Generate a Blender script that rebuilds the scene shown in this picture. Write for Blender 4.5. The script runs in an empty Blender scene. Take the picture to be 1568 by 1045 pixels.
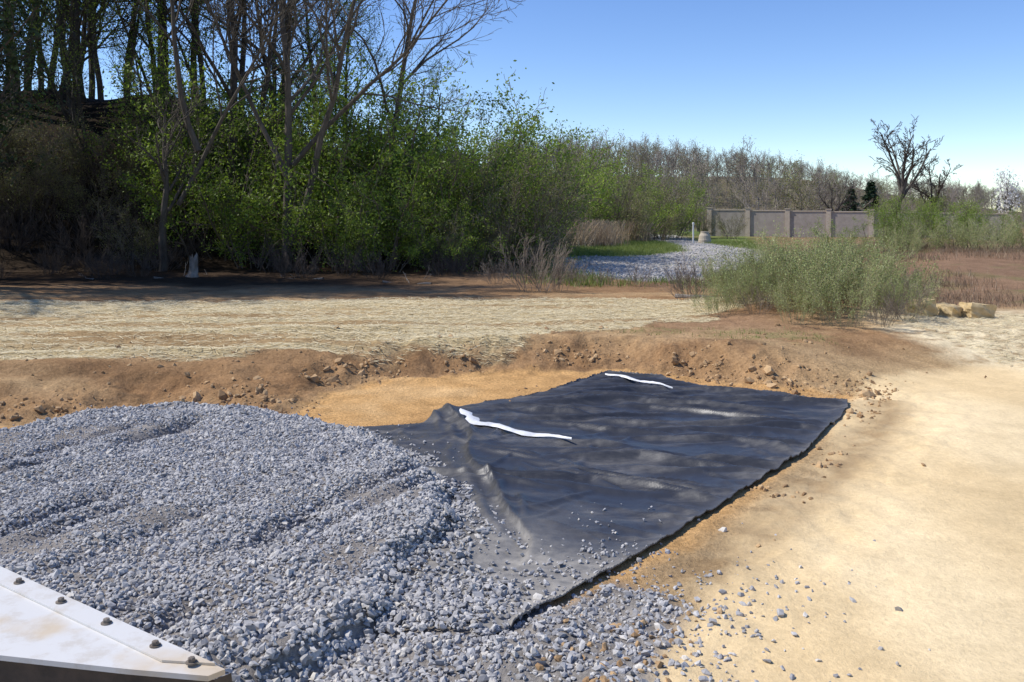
import bpy, math, numpy as np
from mathutils import Vector
R = np.random.default_rng(7)
scene = bpy.context.scene
COL = scene.collection

# ------------------------------------------------------------------ helpers
def hsh(ix, iy, seed):
    n = (ix.astype(np.int64)*374761393 + iy.astype(np.int64)*668265263 + seed*144269504) & 0xffffffff
    n = ((n ^ (n >> 13))*1274126177) & 0xffffffff
    return ((n ^ (n >> 16)) & 0xffff)/65535.0
def vn(x, y, seed=0):
    x = np.asarray(x, float); y = np.asarray(y, float)
    ix = np.floor(x); iy = np.floor(y); fx = x-ix; fy = y-iy
    fx = fx*fx*(3-2*fx); fy = fy*fy*(3-2*fy)
    a = hsh(ix, iy, seed); b = hsh(ix+1, iy, seed); c = hsh(ix, iy+1, seed); d = hsh(ix+1, iy+1, seed)
    return (a*(1-fx)+b*fx)*(1-fy)+(c*(1-fx)+d*fx)*fy
def fbm(x, y, seed=0, o=4):
    s = 0; a = 0.5; t = 0
    for i in range(o):
        s = s+a*vn(x*2**i+i*17.3, y*2**i-i*9.1, seed+i); t += a; a *= 0.5
    return s/t*2-1
def ss(t):
    t = np.clip(t, 0, 1); return t*t*(3-2*t)
def sdp(poly, x, y):
    """signed distance to polygon, negative inside"""
    P = np.array(poly, float); n = len(P)
    d = np.full(np.shape(x), 1e18); ins = np.zeros(np.shape(x), bool)
    for i in range(n):
        a = P[i]; b = P[(i+1) % n]; e = b-a
        wx = x-a[0]; wy = y-a[1]
        t = np.clip((wx*e[0]+wy*e[1])/(e@e), 0, 1)
        d = np.minimum(d, (wx-e[0]*t)**2+(wy-e[1]*t)**2)
        if a[1] != b[1]:
            c = ((a[1] > y) != (b[1] > y)) & (x < (b[0]-a[0])*(y-a[1])/(b[1]-a[1])+a[0])
            ins ^= c
    d = np.sqrt(d)
    return np.where(ins, -d, d)
def dline(pts, x, y):
    d = np.full(np.shape(x), 1e18)
    for a, b in zip(pts[:-1], pts[1:]):
        a = np.array(a); e = np.array(b)-a
        t = np.clip(((x-a[0])*e[0]+(y-a[1])*e[1])/(e@e), 0, 1)
        d = np.minimum(d, (x-a[0]-e[0]*t)**2+(y-a[1]-e[1]*t)**2)
    return np.sqrt(d)

def make_mesh(name, parts, mats, smooth=False):
    V = []; L = []; S = []; M = []; Rn = []; off = 0; ls = 0
    for p in parts:
        v, f, mi = p[0], p[1], p[2]
        if len(f) == 0: continue
        rn = p[3] if len(p) > 3 and p[3] is not None else R.random(len(f))
        V.append(np.asarray(v, np.float32)); f = np.asarray(f, np.int64)
        L.append((f+off).ravel()); k = f.shape[1]
        S.append(ls+np.arange(len(f))*k); ls += len(f)*k
        M.append(np.full(len(f), mi)); Rn.append(rn); off += len(v)
    V = np.concatenate(V); L = np.concatenate(L).astype(np.int32); S = np.concatenate(S).astype(np.int32)
    M = np.concatenate(M).astype(np.int32); Rn = np.concatenate(Rn).astype(np.float32)
    me = bpy.data.meshes.new(name)
    me.vertices.add(len(V)); me.loops.add(len(L)); me.polygons.add(len(S))
    me.vertices.foreach_set('co', V.ravel()); me.loops.foreach_set('vertex_index', L)
    me.polygons.foreach_set('loop_start', S); me.polygons.foreach_set('material_index', M)
    me.polygons.foreach_set('use_smooth', np.full(len(S), smooth))
    for m in mats: me.materials.append(m)
    me.update(calc_edges=True)
    at = me.attributes.new('rnd', 'FLOAT', 'FACE'); at.data.foreach_set('value', Rn)
    return me
def add_obj(name, me, loc=(0, 0, 0), rot=0, sc=1, parent=None):
    o = bpy.data.objects.new(name, me); COL.objects.link(o)
    o.location = loc; o.rotation_euler = (0, 0, rot)
    o.scale = (sc, sc, sc) if np.isscalar(sc) else sc
    if parent: o.parent = parent
    return o

# ------------------------------------------------------------------ materials
def new_mat(name):
    m = bpy.data.materials.new(name); m.use_nodes = True
    nt = m.node_tree; nt.nodes.clear()
    out = nt.nodes.new('ShaderNodeOutputMaterial')
    return m, nt, out
def N(nt, t, **kw):
    n = nt.nodes.new(t)
    for k, v in kw.items():
        if k in n.inputs: n.inputs[k].default_value = v
        else: setattr(n, k, v)
    return n
def ramp(nt, fac, stops):
    r = nt.nodes.new('ShaderNodeValToRGB'); e = r.color_ramp.elements
    while len(e) < len(stops): e.new(0.5)
    for i, (p, c) in enumerate(stops):
        e[i].position = p; e[i].color = (*c, 1)
    nt.links.new(fac, r.inputs[0]); return r.outputs[0]
def math_n(nt, op, a, b):
    m = nt.nodes.new('ShaderNodeMath'); m.operation = op
    for i, s in enumerate((a, b)):
        if isinstance(s, (int, float)): m.inputs[i].default_value = s
        else: nt.links.new(s, m.inputs[i])
    return m.outputs[0]
def mixc(nt, fac, a, b, mode='MIX'):
    m = nt.nodes.new('ShaderNodeMix'); m.data_type = 'RGBA'; m.blend_type = mode
    for idx, s in ((0, fac), (6, a), (7, b)):
        if isinstance(s, (int, float)): m.inputs[idx].default_value = s
        elif isinstance(s, tuple): m.inputs[idx].default_value = (*s, 1)
        else: nt.links.new(s, m.inputs[idx])
    return m.outputs[2]

def leaf_mat(name, dark, mid, light, transl=0.4):
    m, nt, out = new_mat(name)
    a = N(nt, 'ShaderNodeAttribute', attribute_name='rnd')
    oi = N(nt, 'ShaderNodeObjectInfo')
    f = math_n(nt, 'ADD', math_n(nt, 'MULTIPLY', a.outputs['Fac'], 0.65), math_n(nt, 'MULTIPLY', oi.outputs['Random'], 0.35))
    c = ramp(nt, f, [(0.0, dark), (0.5, mid), (1.0, light)])
    p = N(nt, 'ShaderNodeBsdfPrincipled', Roughness=0.55)
    t = N(nt, 'ShaderNodeBsdfTranslucent')
    nt.links.new(c, p.inputs['Base Color']); nt.links.new(c, t.inputs['Color'])
    mx = N(nt, 'ShaderNodeMixShader'); mx.inputs[0].default_value = transl
    nt.links.new(p.outputs[0], mx.inputs[1]); nt.links.new(t.outputs[0], mx.inputs[2])
    nt.links.new(mx.outputs[0], out.inputs[0]); return m
def simple_mat(name, c1, c2, scale=5, rough=0.9, bump=0.3, bdist=0.02, useattr=False, stretch=None):
    m, nt, out = new_mat(name)
    tc = N(nt, 'ShaderNodeTexCoord')
    vec = tc.outputs['Object']
    if stretch:
        mp = N(nt, 'ShaderNodeMapping'); mp.inputs['Scale'].default_value = stretch
        nt.links.new(vec, mp.inputs[0]); vec = mp.outputs[0]
    no = N(nt, 'ShaderNodeTexNoise', Scale=scale, Detail=8.0, Roughness=0.65)
    nt.links.new(vec, no.inputs['Vector'])
    if useattr:
        a = N(nt, 'ShaderNodeAttribute', attribute_name='rnd')
        f = math_n(nt, 'ADD', math_n(nt, 'MULTIPLY', a.outputs['Fac'], 0.75), math_n(nt, 'MULTIPLY', no.outputs[0], 0.25))
        c = ramp(nt, f, [(0.05, c1), (0.95, c2)])
    else:
        c = ramp(nt, no.outputs[0], [(0.3, c1), (0.7, c2)])
    p = N(nt, 'ShaderNodeBsdfPrincipled', Roughness=rough)
    nt.links.new(c, p.inputs['Base Color'])
    b = N(nt, 'ShaderNodeBump', Strength=bump, Distance=bdist)
    nt.links.new(no.outputs[0], b.inputs['Height']); nt.links.new(b.outputs[0], p.inputs['Normal'])
    nt.links.new(p.outputs[0], out.inputs[0]); return m

M_bark = simple_mat('bark', (0.05, 0.042, 0.032), (0.145, 0.12, 0.095), 9, 0.95, 0.6, 0.02, stretch=(1, 1, 0.25))
M_barkD = simple_mat('bark_dark', (0.03, 0.025, 0.02), (0.10, 0.08, 0.065), 9, 0.95, 0.6)
M_twig = simple_mat('twig', (0.13, 0.10, 0.075), (0.27, 0.22, 0.17), 3)
M_twigM = simple_mat('twig_brown', (0.09, 0.07, 0.05), (0.19, 0.15, 0.11), 3)
M_twigD = simple_mat('twig_dark', (0.04, 0.03, 0.024), (0.10, 0.075, 0.06), 3)  # darker copy of twig for the undergrowth, its shade put into the colour
M_twigG = simple_mat('twig_green', (0.19, 0.18, 0.09), (0.38, 0.34, 0.19), 3)
M_leaf = leaf_mat('leaf_spring', (0.09, 0.15, 0.018), (0.22, 0.32, 0.035), (0.38, 0.48, 0.07), 0.45)
M_leafO = leaf_mat('leaf_olive', (0.11, 0.115, 0.035), (0.22, 0.225, 0.07), (0.33, 0.34, 0.12))
M_leafS = leaf_mat('leaf_sage', (0.17, 0.22, 0.07), (0.33, 0.39, 0.13), (0.48, 0.52, 0.24))
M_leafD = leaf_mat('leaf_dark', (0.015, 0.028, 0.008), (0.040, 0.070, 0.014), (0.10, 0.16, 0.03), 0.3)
M_ever = leaf_mat('needles', (0.015, 0.035, 0.015), (0.03, 0.06, 0.025), (0.05, 0.09, 0.03), 0.1)
M_white = leaf_mat('blossom', (0.6, 0.58, 0.55), (0.75, 0.73, 0.7), (0.85, 0.83, 0.8), 0.3)

# ------------------------------------------------------------------ site plan (metres, x right, y ahead)
PIT = [(-14, 7.0), (-4.75, 8.2), (-3.76, 9.2), (-2.6, 8.8), (-2.2, 8.9), (-2.1, 10.0), (-1.47, 10.85), (-0.28, 11.2),
       (0.72, 11.4), (1.23, 11.45), (1.85, 11.0), (2.64, 10.4), (3.71, 9.8), (3.6, 9.1), (2.5, 7.3), (1.7, 6.2),
       (0.95, 5.2), (0.35, 4.45), (-0.05, 4.0), (-0.05, 1), (-14, 1)]
PLAT = [(-4.5, 7.7), (-4.1, 8.5), (-3.27, 8.8), (-2.18, 8.4), (-1.34, 7.8), (-0.85, 7.0), (-0.50, 6.3), (-0.42, 5.6),
        (-0.62, 4.8), (-0.72, 4.2), (-0.86, 3.9), (-1.15, 3.55), (-1.6, 3.0), (-1.8, 1), (-14, 1), (-14, 6.4)]
GLOW = [(-14, 6.6), (-4.6, 7.95), (-4.1, 8.85), (-3.27, 9.05), (-2.18, 8.65), (-1.3, 8.1), (-0.7, 7.2), (-0.3, 6.5), (-0.1, 5.9), (-0.05, 5.4),
        (-0.25, 4.9), (0.05, 4.65), (0.2, 4.4), (0.55, 4.75), (0.85, 4.4), (0.6, 3.9), (0.45, 3.3), (0.3, 1), (-14, 1)]
TARP = [(-1.42, 8.3), (-0.84, 8.5), (-0.72, 9.1), (0.33, 9.85), (1.20, 11.15), (1.73, 10.86), (2.27, 10.1), (2.99, 9.8),
        (3.55, 9.4), (3.45, 9.1), (2.38, 7.34), (1.57, 6.24), (0.82, 5.27), (0.24, 4.56), (-0.13, 4.16), (-0.9, 4.2),
        (-1.1, 5.4), (-1.5, 7.0)]
ROAD = [(60, 12.2), (12, 11.6), (6.42, 11.2), (5.36, 10.9), (4.39, 10.2), (3.5, 8.8), (2.45, 6.97), (1.75, 5.76), (1.27, 4.9),
        (0.85, 4.2), (0.55, 3.6), (0.3, 2.5), (0.0, 0), (-0.5, -12), (60, -12)]
PALE = [(6.3, 11.2), (6.0, 13.2), (6.6, 15.4), (9, 15.2), (30, 15.5), (30, 11.5)]
STRAW = [(-40, 16.0), (-9.5, 17.0), (-3.6, 17.4), (-1.1, 18), (2.1, 17.6), (4.3, 17.1), (4.1, 15.6), (2.74, 14), (1.13, 13.2),
         (0.14, 12.3), (-0.28, 11.9), (-1.49, 11.3), (-3.1, 11.2), (-4.5, 10.6), (-5.9, 10.3), (-40, 9.5)]
PATH = [(1.5, 30.8), (2.1, 25.5), (3.6, 23.2), (5.66, 24.3), (8.6, 31), (11.6, 43.6), (12.4, 55), (12.9, 72), (11.6, 77),
        (9.2, 52), (8.2, 42), (5.9, 37), (2.8, 33)]

def height(x, y):
    x = np.asarray(x, float); y = np.asarray(y, float)
    w = 0.12*fbm(x*1.6, y*1.6, 3, 3)
    dp = sdp(PIT, x, y)+w
    dr = sdp(ROAD, x, y)
    roadm = 1-ss((dr+0.3)/2.2)
    width = 0.9+0.9*ss((-1.5-x)/2)
    hout = 0.31*(1-roadm)+0.05*roadm
    bank = ss(dp/width)
    h = hout*bank
    rough = np.exp(-((dp-0.4)/0.6)**2)*(1-roadm*0.6)*(x > -30)
    lump = fbm(x*4, y*4, 11, 4)
    h = h+rough*(0.085*lump+0.06*np.abs(fbm(x*9, y*9, 12, 3)))*(dp > -0.6)
    h = h+0.035*np.exp(-((dp-width*0.95)/0.28)**2)*(1-roadm)*(0.6+0.6*vn(x*1.5, y*1.5, 21))
    tr = ss((dp-0.5)/0.5)*(1-ss((dp-3)/2))*ss((-0.5-x)/2)*(y < 16)
    h = h+tr*0.022*np.sin((y-0.12*x)*9+2*fbm(x*0.5, y*0.9, 31, 2))*(0.5+vn(x*1.2, y*3, 33))
    g = (1-roadm)*ss(dp/1.0)
    h = h+g*(0.05*fbm(x*0.6, y*0.6, 41, 3)+0.018*fbm(x*3, y*6, 43, 3)+0.012*fbm(x*9, y*9, 44, 2))
    h = h+0.006*fbm(x*3, y*3, 45, 3)+roadm*0.012*fbm(x*0.8, y*0.5, 46, 2)
    h = h+(dp < 0)*0.012*fbm(x*5, y*5, 48, 3)
    # gravel bed
    pl = sdp(PLAT, x, y)+0.08*fbm(x*3, y*3, 51, 3)
    gm = 1-ss((pl+0.10)/0.20)
    q = 0.89*x-0.45*y
    rut = 0.0
    for q0, s in ((-5.0, 1), (-4.72, .7), (-3.57, 1.), (-3.3, .7), (-2.75, .7), (-6.1, 1), (-6.5, .7), (-4.2, .5)):
        rut = rut+s*np.exp(-((q-q0+0.14*fbm(y*0.7, x*0.7, 55, 2))/0.085)**2)
    h = h+gm*(0.15+0.05*fbm(x*1.1, y*1.1, 52, 3)-0.10*rut*ss((vn(x*1.3, y*1.3, 57)-0.35)*3)+0.022*fbm(x*4, y*4, 58, 3))
    gl = sdp(GLOW, x, y)
    h = h+(1-ss((gl+0.15)/0.3))*(1-gm)*(0.02+0.02*fbm(x*3, y*3, 59, 2))
    h = h+0.22*np.exp(-(((x-5.2)/1.6)**2+((y-15.8)/2.0)**2))
    h = h+0.55*ss((y-15.5)/11)*ss((x-0.3*y-1)/4)*(1-ss((y-34)/14))
    # wooded embankment on left, its unseen west arm added to shade the field
    em = ss((-5.5-x+0.8*fbm(x*.2, y*.2, 61, 2))/9)*ss((y-25.5-0.15*(x+20))/11)
    em = np.maximum(em, 0.95*ss((-0.585*y-1.2-x)/5.5)*ss((y-15.5)/4)*(y < 60))
    h = h+em*(5.6+0.5*fbm(x*0.4, y*0.4, 62, 3))
    h = h+1.0*ss((-x-0.5)/5)*ss((y-27)/8)
    h = h+0.25*ss((y-26)/6)*np.exp(-((x-0.5)/3)**2)
    lat = 1-0.9*ss((x-60)/70)
    h = h+ss((y-110)/150)*(13*lat+2.0*fbm(x*0.02, y*0.02, 66, 3))
    h = h+0.3*ss((y-40)/20)*fbm(x*0.08, y*0.08, 67, 2)
    return h
def H(x, y): return float(height(np.array([x]), np.array([y]))[0])

# ------------------------------------------------------------------ ground sheet
def axis(lo, hi, step, end_lo, end_hi, g):
    c = list(np.arange(lo, hi, step)); s = step
    a = []; v = lo
    while v > end_lo: s *= g; v -= s; a.append(v)
    s = step; v = c[-1]; b = []
    while v < end_hi: s *= g; v += s; b.append(v)
    return np.array(a[::-1]+c+b)
xs = axis(-6, 6.5, 0.035, -900, 900, 1.06)
ys = axis(3.0, 12.5, 0.035, -12, 12.4, 1.1)
ys = ys[ys < 12.5]
e = []; v = ys[-1]; s = 0.04
while v < 1500: s *= 1.028; v += s; e.append(v)
ys = np.concatenate([ys, e])
X, Y = np.meshgrid(xs, ys)
x = X.ravel(); y = Y.ravel()
z = height(x, y)
nx, ny = len(xs), len(ys)
idx = np.arange(nx*ny).reshape(ny, nx)
F = np.stack([idx[:-1, :-1], idx[:-1, 1:], idx[1:, 1:], idx[1:, :-1]], -1).reshape(-1, 4)

def lerp(a, b, t): return a*(1-t[:, None])+np.array(b)[None, :]*t[:, None]
n1 = fbm(x*1.3, y*1.3, 101, 4); n2 = fbm(x*7, y*7, 102, 3); n3 = fbm(x*0.35, y*0.8, 103, 3)
wob = 0.22*n1+0.06*n2
c = np.tile(np.array([[0.33, 0.20, 0.10]]), (len(x), 1))
c = lerp(c, (0.47, 0.32, 0.17), ss(0.4+1.4*n3))
c = lerp(c, (0.21, 0.12, 0.06), ss(n1*1.6)*0.6)
dR = sdp(ROAD, x, y); dP = sdp(PIT, x, y)
# reddish clay on the cut bank face
cut = np.exp(-((dP-0.45)/0.4)**2)*(dR > 0.4)
c = lerp(c, (0.32, 0.18, 0.085), cut*0.5)
c = lerp(c, (0.52, 0.375, 0.20), ss(1-(dR+wob*2)/1.6)*0.7)
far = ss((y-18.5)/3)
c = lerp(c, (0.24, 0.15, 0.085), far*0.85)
drk = ss((0.0-x+wob*6)/4)*ss((y-20.0+wob*5)/2.5)  # leaf litter, with tree shade painted into the soil as darker brown
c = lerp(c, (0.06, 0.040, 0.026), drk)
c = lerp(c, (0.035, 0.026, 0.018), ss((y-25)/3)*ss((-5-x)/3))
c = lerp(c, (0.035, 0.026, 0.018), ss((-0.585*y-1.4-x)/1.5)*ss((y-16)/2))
gr = ss((y-26)/4)*ss(0.9+1.2*fbm(x*0.4, y*0.25, 110, 3))*ss((x+1)/3)*(1-0.8*ss((x-0.24*y-1)/2))
c = lerp(c, (0.16, 0.21, 0.06), gr)
rg = ss((x-0.3*y-0.3)/2)*ss((y-15.5)/1.5)*(1-ss((y-70)/10))
c = lerp(c, (0.26, 0.165, 0.105), rg*0.85)
c = lerp(c, (0.18, 0.20, 0.07), rg*ss(n1*1.8)*0.6)
gf = np.exp(-(((x-3.6)/0.7)**2+((y-12.4)/0.55)**2))+0.6*np.exp(-(((x-2.2)/0.8)**2+((y-13.0)/0.3)**2))
c = lerp(c, (0.18, 0.21, 0.07), np.clip(gf*ss(0.3+2*n2), 0, 0.6))
rb = np.exp(-(((x-3.4)/1.6)**2+((y-13.8)/1.6)**2))
c = lerp(c, (0.32, 0.20, 0.12), np.clip(rb*0.8, 0, 1))
straw = 1-ss((sdp(STRAW, x, y)+wob*2.0+0.15)/0.45)
pale = 1-ss((sdp(PALE, x, y)+wob*1.5)/0.8)
band = ss(fbm(x*0.22+2, y*1.6, 140, 3)*2.6+0.15)
c = lerp(c, (0.56, 0.455, 0.265), straw*(0.97-0.62*band))
c = lerp(c, (0.78, 0.66, 0.43), pale*ss(0.8+n2))
orange = 1-ss((dP+0.10+wob*1.2)/0.25)
c = lerp(c, (0.60, 0.36, 0.15), orange)
c = lerp(c, (0.69, 0.46, 0.225), orange*ss(n1*2)*0.6)
c = lerp(c, (0.45, 0.26, 0.11), orange*ss(-n1*2)*0.4)
road = 1-ss((dR-0.05+wob)/0.30)
rc = lerp(np.tile(np.array([[0.735, 0.555, 0.31]]), (len(x), 1)), (0.84, 0.665, 0.40), ss(0.5+fbm(x*0.9, y*0.35, 120, 3)*1.5))
wh = np.exp(-((dR+1.3)/0.25)**2)+np.exp(-((dR+3.1)/0.3)**2)
rc = rc*(1-0.10*(wh*(0.5+vn(x*2, y*2, 125)))[:, None])
c = c*(1-road[:, None])+rc*road[:, None]
strip = np.exp(-((dP-0.25)/0.25)**2)*(dR < 1.2)*(y < 9.5)
c = lerp(c, (0.36, 0.25, 0.135), np.clip(strip*(0.85+0.5*n2), 0, 1)*0.95)
grav = 1-ss((sdp(GLOW, x, y)+wob*0.5)/0.15)
c = lerp(c, (0.29, 0.275, 0.255), grav*0.95)
path = 1-ss((sdp(PATH, x, y)+wob*1.5)/0.8)
c = lerp(c, (0.46, 0.43, 0.39), path*ss(1.0+n1))
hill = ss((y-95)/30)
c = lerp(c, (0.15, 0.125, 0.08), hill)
c = c*(1+0.10*n2[:, None])

m, nt, out = new_mat('ground')
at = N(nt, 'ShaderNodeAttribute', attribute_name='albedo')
st = N(nt, 'ShaderNodeAttribute', attribute_name='straw')
rd = N(nt, 'ShaderNodeAttribute', attribute_name='road')
tc = N(nt, 'ShaderNodeTexCoord')
nf = N(nt, 'ShaderNodeTexNoise', Scale=28.0, Detail=8.0, Roughness=0.7)
nm = N(nt, 'ShaderNodeTexNoise', Scale=3.0, Detail=6.0, Roughness=0.6)
nt.links.new(tc.outputs['Object'], nf.inputs[0]); nt.links.new(tc.outputs['Object'], nm.inputs[0])
mp = N(nt, 'ShaderNodeMapping'); mp.inputs['Scale'].default_value = (2.2, 14, 4); mp.inputs['Rotation'].default_value = (0, 0, 0.06)
nt.links.new(tc.outputs['Object'], mp.inputs[0])
ns = N(nt, 'ShaderNodeTexNoise', Scale=3.0, Detail=9.0, Roughness=0.8)
nt.links.new(mp.outputs[0], ns.inputs[0])
v1 = ramp(nt, nf.outputs[0], [(0.25, (0.56, 0.54, 0.52)), (0.75, (1.4, 1.4, 1.4))])
v1r = ramp(nt, nf.outputs[0], [(0.25, (0.84, 0.83, 0.82)), (0.75, (1.14, 1.14, 1.14))])
v2 = ramp(nt, nm.outputs[0], [(0.3, (0.80, 0.78, 0.76)), (0.7, (1.17, 1.17, 1.17))])
v2r = ramp(nt, nm.outputs[0], [(0.3, (0.93, 0.92, 0.90)), (0.7, (1.05, 1.05, 1.05))])
v3 = ramp(nt, ns.outputs[0], [(0.3, (0.50, 0.45, 0.39)), (0.62, (1.25, 1.25, 1.2))])
va = mixc(nt, rd.outputs['Fac'], v1, v1r); vb = mixc(nt, rd.outputs['Fac'], v2, v2r)
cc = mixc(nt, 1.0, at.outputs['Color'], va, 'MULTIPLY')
cc = mixc(nt, 1.0, cc, vb, 'MULTIPLY')
vs = mixc(nt, st.outputs['Fac'], (1, 1, 1), v3)
cc = mixc(nt, 1.0, cc, vs, 'MULTIPLY')
vo = N(nt, 'ShaderNodeTexVoronoi', Scale=38.0); nt.links.new(tc.outputs['Object'], vo.inputs['Vector'])
peb = ramp(nt, vo.outputs['Distance'], [(0.10, (1, 1, 1)), (0.22, (0, 0, 0))])
sel = ramp(nt, vo.outputs['Color'], [(0.78, (0, 0, 0)), (0.82, (1, 1, 1))])
pf = math_n(nt, 'MULTIPLY', peb, sel)
pf = math_n(nt, 'MULTIPLY', pf, 0.35)
cc = mixc(nt, pf, cc, (0.22, 0.19, 0.16))
p = N(nt, 'ShaderNodeBsdfPrincipled', Roughness=0.95); p.inputs['Specular IOR Level'].default_value = 0.05
nt.links.new(cc, p.inputs['Base Color'])
b1 = N(nt, 'ShaderNodeBump', Strength=0.9, Distance=0.03)
hh = math_n(nt, 'MULTIPLY', nf.outputs[0], math_n(nt, 'SUBTRACT', 1.0, math_n(nt, 'MULTIPLY', rd.outputs['Fac'], 0.6)))
hh = math_n(nt, 'ADD', hh, math_n(nt, 'MULTIPLY', math_n(nt, 'MULTIPLY', ns.outputs[0], st.outputs['Fac']), 0.7))
nt.links.new(hh, b1.inputs['Height']); nt.links.new(b1.outputs[0], p.inputs['Normal'])
nt.links.new(p.outputs[0], out.inputs[0])
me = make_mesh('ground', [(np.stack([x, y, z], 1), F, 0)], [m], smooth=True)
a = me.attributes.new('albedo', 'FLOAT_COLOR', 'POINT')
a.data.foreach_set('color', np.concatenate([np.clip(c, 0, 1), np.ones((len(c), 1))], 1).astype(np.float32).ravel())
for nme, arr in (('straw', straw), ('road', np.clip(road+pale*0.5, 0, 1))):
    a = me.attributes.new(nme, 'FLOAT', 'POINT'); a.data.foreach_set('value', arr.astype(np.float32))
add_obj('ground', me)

# ------------------------------------------------------------------ stones
t = (1+5**.5)/2
ICO = np.array([(-1, t, 0), (1, t, 0), (-1, -t, 0), (1, -t, 0), (0, -1, t), (0, 1, t), (0, -1, -t), (0, 1, -t), (t, 0, -1), (t, 0, 1), (-t, 0, -1), (-t, 0, 1)])/math.sqrt(1+t*t)
ICF = np.array([(0, 11, 5), (0, 5, 1), (0, 1, 7), (0, 7, 10), (0, 10, 11), (1, 5, 9), (5, 11, 4), (11, 10, 2), (10, 7, 6), (7, 1, 8), (3, 9, 4), (3, 4, 2), (3, 2, 6), (3, 6, 8), (3, 8, 9), (4, 9, 5), (2, 4, 11), (6, 2, 10), (8, 6, 7), (9, 8, 1)])
def rot_mats(n, rng):
    q = rng.normal(size=(n, 4)); q /= np.linalg.norm(q, axis=1)[:, None]
    w, a, b, c_ = q.T
    return np.stack([1-2*(b*b+c_*c_), 2*(a*b-c_*w), 2*(a*c_+b*w), 2*(a*b+c_*w), 1-2*(a*a+c_*c_), 2*(b*c_-a*w), 2*(a*c_-b*w), 2*(b*c_+a*w), 1-2*(a*a+b*b)], 1).reshape(n, 3, 3)
def stones(px, py, pz, r, rng, jit=0.28, flat=0.65):
    n = len(px)
    v = ICO[None]*(1+rng.normal(0, jit, (n, 12, 1)))
    v = v*np.stack([rng.uniform(0.8, 1.35, n), rng.uniform(0.65, 1.0, n), rng.uniform(0.45, 0.85, n)], 1)[:, None, :]
    v = np.einsum('nij,nkj->nki', rot_mats(n, rng), v)
    v[:, :, 2] *= (1+flat)/2
    v = v*r[:, None, None]+np.stack([px, py, pz], 1)[:, None, :]
    f = (ICF[None]+np.arange(n)[:, None, None]*12).reshape(-1, 3)
    rn = np.repeat(rng.random(n), 20)
    return v.reshape(-1, 3), f, rn
def hv(px, py, k=20000):
    return np.concatenate([height(px[i:i+k], py[i:i+k]) for i in range(0, len(px), k)]) if len(px) else np.zeros(0)

m_st, nt, out = new_mat('crushed_stone')
a = N(nt, 'ShaderNodeAttribute', attribute_name='rnd')
cr = ramp(nt, a.outputs['Fac'], [(0.0, (0.24, 0.235, 0.235)), (0.45, (0.375, 0.365, 0.36)), (0.85, (0.50, 0.485, 0.47)), (1.0, (0.60, 0.555, 0.48))])
tc = N(nt, 'ShaderNodeTexCoord'); no = N(nt, 'ShaderNodeTexNoise', Scale=60.0, Detail=4.0)
nt.links.new(tc.outputs['Object'], no.inputs[0])
cr = mixc(nt, 1.0, cr, ramp(nt, no.outputs[0], [(0.3, (0.8, 0.8, 0.8)), (0.7, (1.15, 1.15, 1.15))]), 'MULTIPLY')
no2 = N(nt, 'ShaderNodeTexNoise', Scale=1.3, Detail=5.0); nt.links.new(tc.outputs['Object'], no2.inputs[0])
cr = mixc(nt, ramp(nt, no2.outputs[0], [(0.45, (0, 0, 0)), (0.7, (.5, .5, .5))]), cr, (0.47, 0.445, 0.41))
p = N(nt, 'ShaderNodeBsdfPrincipled', Roughness=0.85); p.inputs['Specular IOR Level'].default_value = 0.25
nt.links.new(cr, p.inputs['Base Color']); nt.links.new(p.outputs[0], out.inputs[0])

n = 285000
px = R.uniform(-6.4, 2.4, n); py = R.uniform(2.4, 9.3, n)
k = px > -0.6*py-0.7; px, py = px[k], py[k]
dg = sdp(GLOW, px, py); dpl = sdp(PLAT, px, py)
fines = ss((vn(px*1.4, py*2.2, 401)+0.3*vn(px*5, py*5, 402)-0.72)*4)*(dpl < -0.15)
pr = np.where(dpl < 0.02, 1.0-0.6*fines, np.where(dg < 0, 0.45, 0))
pr = np.where((py < 4.75) & (px < -0.05), 0.8, pr)
pr = pr*np.where(py < 5.0, 0.80, 1.0)
sp = 0.26*np.exp(-np.clip(dg, 0, 9)/0.22)*(dg >= 0)*(py < 6.2)
sp = np.maximum(sp, 0.40*np.exp(-((px-0.35)/0.42)**2-((py-4.95)/0.32)**2)*(dg > 0)*vn(px*4, py*4, 88))
sp = np.maximum(sp, 0.03*np.exp(-((px-1.2)/0.45)**2-((py-4.6)/0.5)**2)*(dg > 0))
sp = np.where((dg > 0)&(py > 6.2), 0.08*np.exp(-dg/0.12), sp)
pr = np.maximum(pr, sp)
hole = np.exp(-(((px+0.12)/0.22)**2+((py-5.25)/0.42)**2))
pr = pr*(1-0.9*hole*(dpl > 0))
k = R.random(len(px)) < pr; px, py, dpl, fines = px[k], py[k], dpl[k], fines[k]
r = np.exp(R.normal(math.log(0.0093), 0.36, len(px)))
r = r*(1+0.45*np.exp(-np.abs(dpl)/0.3))*(1-0.35*fines)
r = np.where(py < 4.8, r*1.18, r)
r = np.clip(r, 0.005, 0.025)
pz = hv(px, py)+r*0.35*R.uniform(0.2, 1.3, len(px))
ont = sdp(TARP, px, py) < 0
pz = pz+np.where(ont & (dpl > 0), 0.022, 0)
v_, f_, rn_ = stones(px, py, pz, r, R)
add_obj('gravel', make_mesh('gravel', [(v_, f_, 0, rn_)], [m_st]))
# coarse aggregate on the far access path
n = 26000
px = R.uniform(1, 13.5, n); py = 23+54*R.random(n)**1.6
k = (sdp(PATH, px, py)+0.5*fbm(px, py, 9, 2) < 0.1); px, py = px[k], py[k]
r = R.uniform(.02, .05, len(px))
v_, f_, rn_ = stones(px, py, hv(px, py)+r*0.1, r, R)
add_obj('path_gravel', make_mesh('path_gravel', [(v_, f_, 0, rn_)], [m_st]))

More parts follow.
